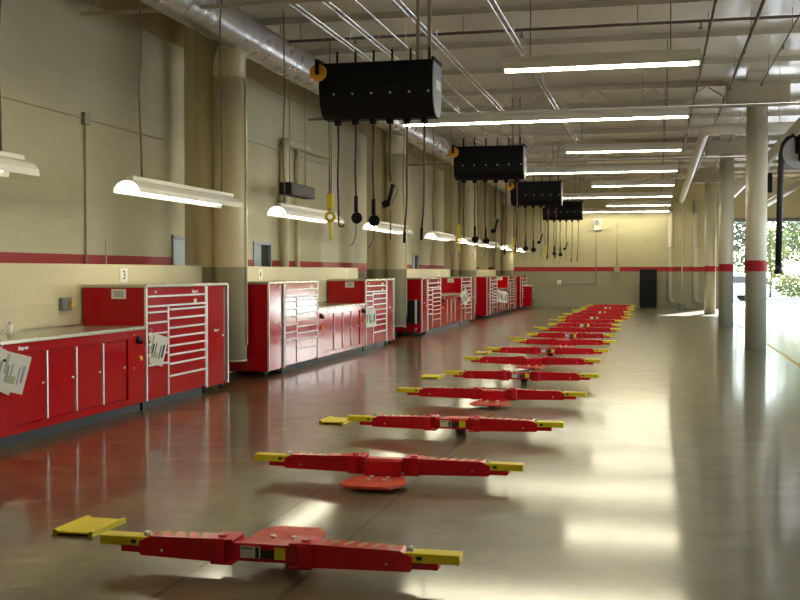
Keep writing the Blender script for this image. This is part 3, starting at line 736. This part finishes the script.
for k in range(18):
    Y = (LY0[k] if k < 4 else 5.3+(k//2)*4.92+(2.6 if k % 2 else 0))
    Y = min(Y, 47.6)
    a, b, cx = [(-2.74, -1.04, -1.95), (-2.86, -1.04, -1.96), (-2.78, -.94, -1.87), (-2.9, -.9, -1.85), (-2.76, -.88, -1.83), (-2.95, -.98, -1.93), (-2.95, -.95, -1.93),
                (-2.76, -.92, -1.85), (-2.76, -1.02, -1.89), (-2.76, -.96, -1.86), (-2.75, -1.04, -1.89), (-2.74, -1.06, -1.9), (-2.92, -.9, -1.91), (-2.92, -.9, -1.91), (-2.8, -1., -1.9), (-2.75, -.95, -1.86), (-2.85, -1.0, -1.92), (-2.76, -.98, -1.88)][k]
    odd = k % 2 == 0
    lab = 'red two-armed lift beam with yellow tips lying low over the floor, %s from the camera' % ORD[k]
    if k == 0: lab = 'red lift beam with yellow tips, nearest the camera, labelled on its centre'
    if k == 17: lab = 'red lift beam farthest from the camera, nearest the end wall'
    lift(Y, a, b, cx, 1 if odd else -1, odd, lab)
    if odd:
        p = thing('floor_plate', 'flat yellow plate on the floor left of the %s lift beam' % ORD[k] , 'plate', (-3.33 if k == 0 else -3.22, Y+.70, 0), .0, 'yellow floor plates')
        MB().prism([(-.14, -.19), (.12, -.19), (.14, .19), (-.13, .19)], .012, .022, 'Z').build('plate_sheet', 'yellow', p)
        MB().prism([(-.14, -.19), (-.11, -.19), (-.10, .19), (-.13, .19)], .0, .032, 'Z').build('plate_rim', 'yellow', p)
        MB().prism([(.095, -.19), (.12, -.19), (.14, .19), (.115, .19)], .0, .03, 'Z').build('plate_rim', 'yellow', p)

# ------------------------------------------------------------------ end wall things
t = thing('storage_cabinet', 'tall black cabinet standing against the end wall', 'cabinet', (-.36, YF-.55, 0))
MB().box((-.36, 0, .08), (.36, .5, 1.12), .015).build('lower_body', 'black', t)
MB().box((-.36, .0, 1.14), (.36, .5, 1.68), .03).build('upper_body', 'black', t)
MB().box((-.34, .03, 0), (.34, .48, .08)).build('cabinet_base', 'kick', t)
for z in (.3, .5, .7, .9): MB().box((-.33, -.015, z-.08), (.33, 0, z+.08), .003, 1).build('drawer', 'black', t)
def wallpipe(X, lab):
    t = thing('wall_pipe', lab, 'pipe', (X, YF, 0), 0, 'white pipes on the end wall')
    pts = [(0, -.14, 4.6), (0, -.14, .45), (.02, -.14, .34), (.09, -.14, .28), (.18, -.14, .29)]
    MB().tube(pts, .115, 14).build('pipe_tube', 'column', t)
    m_ = MB()
    for z in (1.0, 2.6, 4.1): m_.box((-.14, -.27, z), (.14, -.005, z+.03)).cyl((.18, -.03, z+.015), (.18, -.005, z+.015), .03, 8)
    m_.build('pipe_clamp', 'greyl', t)
wallpipe(.55, 'fat white elbowed pipe on the end wall, nearer the black cabinet')
wallpipe(1.62, 'fat white elbowed pipe on the end wall, nearer the doorway')
t = thing('wall_conduit', 'slim white riser between the two fat pipes on the end wall', 'conduit', (1.05, YF-.05, 0))
MB().cyl((0, 0, .2), (0, 0, 4.5), .025, 8).build('conduit_pipe', 'white', t)
MB().box((-.18, -.2, 0), (.18, .04, .2), .01).build('floor_box', 'grey', t)
t = thing('floor_scrubber', 'small dark machine standing on the floor before the end wall', 'machine', (1.02, YF-2.6, 0))
MB().box((-.14, -.2, .06), (.14, .2, .28), .03).build('machine_body', 'grey', t)
MB().tube([(0, .15, .25), (0, .4, .9), (0, .42, .95)], .015, 6).build('push_handle', 'grey', t)
for x in (-.12, .12): MB().cyl((x-.02, 0, .06), (x+.02, 0, .06), .06, 12).build('wheel', 'rubber', t)
t = thing('eyewash_station', 'white eyewash station on a stand beside the farthest pillar', 'eyewash', (2.15, YF-1.2, 0))
MB().cyl((0, 0, 0), (0, 0, 1.1), .025, 8).cyl((0, 0, 0), (0, 0, .02), .12, 14).build('stand_pipe', 'white', t)
MB().cyl((0, -.05, .98), (0, -.05, 1.06), .06, 16, .16).build('basin', 'white', t)
MB().box((-.08, -.06, 1.2), (.08, 0, 1.34), .01).cyl((0, 0, 1.1), (0, 0, 1.25), .02, 8).build('spray_head', 'white', t)
t = thing('alarm_horn', 'small white horn light high on the end wall behind the farthest reel bank', 'alarm', (-2.55, YF, 3.62))
MB().box((-.16, -.12, -.25), (.16, 0, .25), .02).build('horn_box', 'white', t)
MB().box((-.5, -.10, -.2), (.6, -.08, -.17)).build('horn_bracket', 'greyl', t)
MB().cyl((-.02, -.12, .1), (-.02, -.2, .1), .08, 14, .11).build('horn_cone', 'grey', t)
t = thing('wall_conduit', 'thin conduit and outlet boxes low on the end wall right of the cabinets', 'conduit', (-4.2, YF, 0))
MB().cyl((0, -.03, 1.1), (1.6, -.03, 1.05), .016, 6).cyl((1.6, -.03, 1.05), (1.6, -.03, 3.4), .014, 6).build('conduit_pipe', 'greyl', t)
MB().box((-.09, -.08, 1.02), (.09, 0, 1.2), .01).build('outlet_box', 'white', t)
t = thing('wall_outlet', 'small box straddling the red band on the end wall', 'outlet', (-1.55-.15, YF, 1.72))
MB().box((-.12, -.1, -.17), (.12, 0, .12), .01).build('outlet_box', 'tan_box', t)
MB().cyl((.0, -.03, .1), (.0, -.03, 2.), .012, 6).build('conduit_pipe', 'tan_box', t)

# ------------------------------------------------------------------ outside
struct(MB().box((-60, YF+.3, -.3), (80, 130, -.02)).build('ground_back', 'asphalt'))
struct(MB().box((XR+.3, -40, -.3), (80, YF+.3, -.02)).build('ground_right', 'asphalt'))
o = MB().box((-40, 66, -.02), (70, 125, .0)).build('lawn', 'grass'); tag(o, 'sunlit green lawn beyond the paved yard', 'grass', kind='stuff')
def leaves(m_, c, rad, n, size):
    for _ in range(n):
        while True:
            p = Vector((random.uniform(-1, 1), random.uniform(-1, 1), random.uniform(-1, 1)))
            if p.length < 1 and p.length > .35*random.random(): break
        p = Vector((c[0]+p.x*rad[0], c[1]+p.y*rad[1], c[2]+p.z*rad[2]))
        u = Vector((random.gauss(0, 1), random.gauss(0, 1), random.gauss(0, 1))).normalized(); w = u.orthogonal().normalized()
        s = size*random.uniform(.6, 1.3)
        m_.bm.faces.new([m_.bm.verts.new(q) for q in (p-u*s, p+w*s*.5, p+u*s, p-w*s*.5)])
def tree(X, Y, h, r, mat, lab, trunk=1.2, n=1500, size=.16):
    t = thing('tree', lab, 'tree', (X, Y, .0), 0, 'trees beyond the open door')
    MB().tube([(0, 0, 0), (.05, 0, h*.3), (-.05, .05, h*.6), (0, 0, h*.9)], [.09*h/5, .075*h/5, .05*h/5, .02], 8).build('trunk', 'bark', t)
    m_ = MB(); nb = 7
    for q in range(nb):
        a = q*2.4; zz = trunk+(h-trunk)*(.18+.7*q/(nb-1)); rr = r*(1-.55*abs(q/(nb-1)-.35))
        leaves(m_, (math.cos(a)*r*.35, math.sin(a)*r*.35, zz), (rr*.62, rr*.62, (h-trunk)*.2), n//nb, size)
    m_.build('foliage', mat, t)
tree(6.9, 72, 4.6, 1.5, 'leaf2', 'young pale green tree with a thin trunk seen through the open door', 1.0, 1500, .13)
tree(9.6, 78, 8, 3.0, 'leaf', 'mid green tree at the right edge of the open door', 1.5, 2200, .2)
tree(5.2, 84, 9, 3.2, 'leaf3', 'dark tree behind the young pale tree', 1.5, 2200, .22)
tree(12.5, 92, 10, 4, 'leaf3', 'large dark tree farthest right outside', 1.5, 2000, .25)
tree(3.2, 74.5, 6., 1.3, 'leaf', 'slender tree seen between the nearest and middle pillars', 1.0, 1500, .15)
for i, (X, Y, r, mt) in enumerate(((3.6, 68.5, 1.3, 'leaf'), (5.6, 69.5, 1.4, 'leaf2'), (7.8, 69, 1.5, 'leaf2'), (10, 69.5, 1.5, 'leaf'), (12.3, 70, 1.6, 'leaf2'), (1.4, 69, 1.4, 'leaf'))):
    m_ = MB(); leaves(m_, (0, 0, .78), (r*.78, .8, .7), 1300, .10)
    o = m_.build('hedge_bush', mt); o.location = (X, Y-1.5, .0)
    tag(o, 'low clipped bush outside beyond the yard, %s from the left' % ['second', 'third', 'fourth', 'fifth', 'sixth', 'first'][i], 'bush', 'bushes beyond the yard')
# parked car
t = thing('car', 'silver grey car parked outside, seen between the nearest and middle pillars', 'car', (3.65, 62.5, -.02), .35)
body = [(-2.1, .35), (-2.15, .7), (-1.9, .88), (-1.2, .95), (-.6, 1.38), (.7, 1.42), (1.4, 1.0), (2.05, .9), (2.15, .6), (2.1, .32)]
MB().prism(body, -.85, .85, 'Y').build('car_body', 'carpaint', t)
MB().prism([(-1.05, .97), (-.55, 1.33), (.65, 1.36), (1.2, 1.0)], -.87, .87, 'Y').build('window_glass', 'glass', t)
for x in (-1.3, 1.35):
    for y in (-.88, .70): MB().cyl((x, y, .33), (x, y+.18, .33), .33, 20).build('wheel', 'rubber', t)

# ------------------------------------------------------------------ light
w = bpy.data.worlds.new('World'); SC.world = w; w.use_nodes = True
nt = w.node_tree; bg = nt.nodes['Background']; sky = nt.nodes.new('ShaderNodeTexSky')
sky.sky_type = 'NISHITA'; sky.sun_disc = False; sky.sun_elevation = math.radians(50); sky.sun_rotation = math.radians(17)
sky.air_density = 1.; sky.dust_density = 1.
nt.links.new(sky.outputs[0], bg.inputs[0]); bg.inputs[1].default_value = 1.6
sd = bpy.data.lights.new('sun', 'SUN'); sd.energy = 65; sd.angle = .01; sd.color = (1, .97, .93)
so = bpy.data.objects.new('sun', sd); COL.objects.link(so)
so.rotation_euler = Vector((-3, -9.6, -3.95)).to_track_quat('-Z', 'Y').to_euler()
so.location = (20, 80, 30)

# ------------------------------------------------------------------ camera
cd = bpy.data.cameras.new('camera'); cam = bpy.data.objects.new('camera', cd); COL.objects.link(cam)
cam.location = (0, 0, 1.55); cam.rotation_euler = (PI/2-.0253, 0, .23)
cd.sensor_width = 36; cd.lens = 1097/800*36; cd.clip_end = 500
SC.camera = cam
SC.view_settings.view_transform = 'Standard'; SC.view_settings.look = 'None'; SC.view_settings.gamma = 1
SC.view_settings.exposure = -0.05; SC.view_settings.use_curve_mapping = False
SC.cycles.sample_clamp_indirect = 6; SC.cycles.max_bounces = 9; SC.cycles.diffuse_bounces = 5; SC.cycles.glossy_bounces = 4
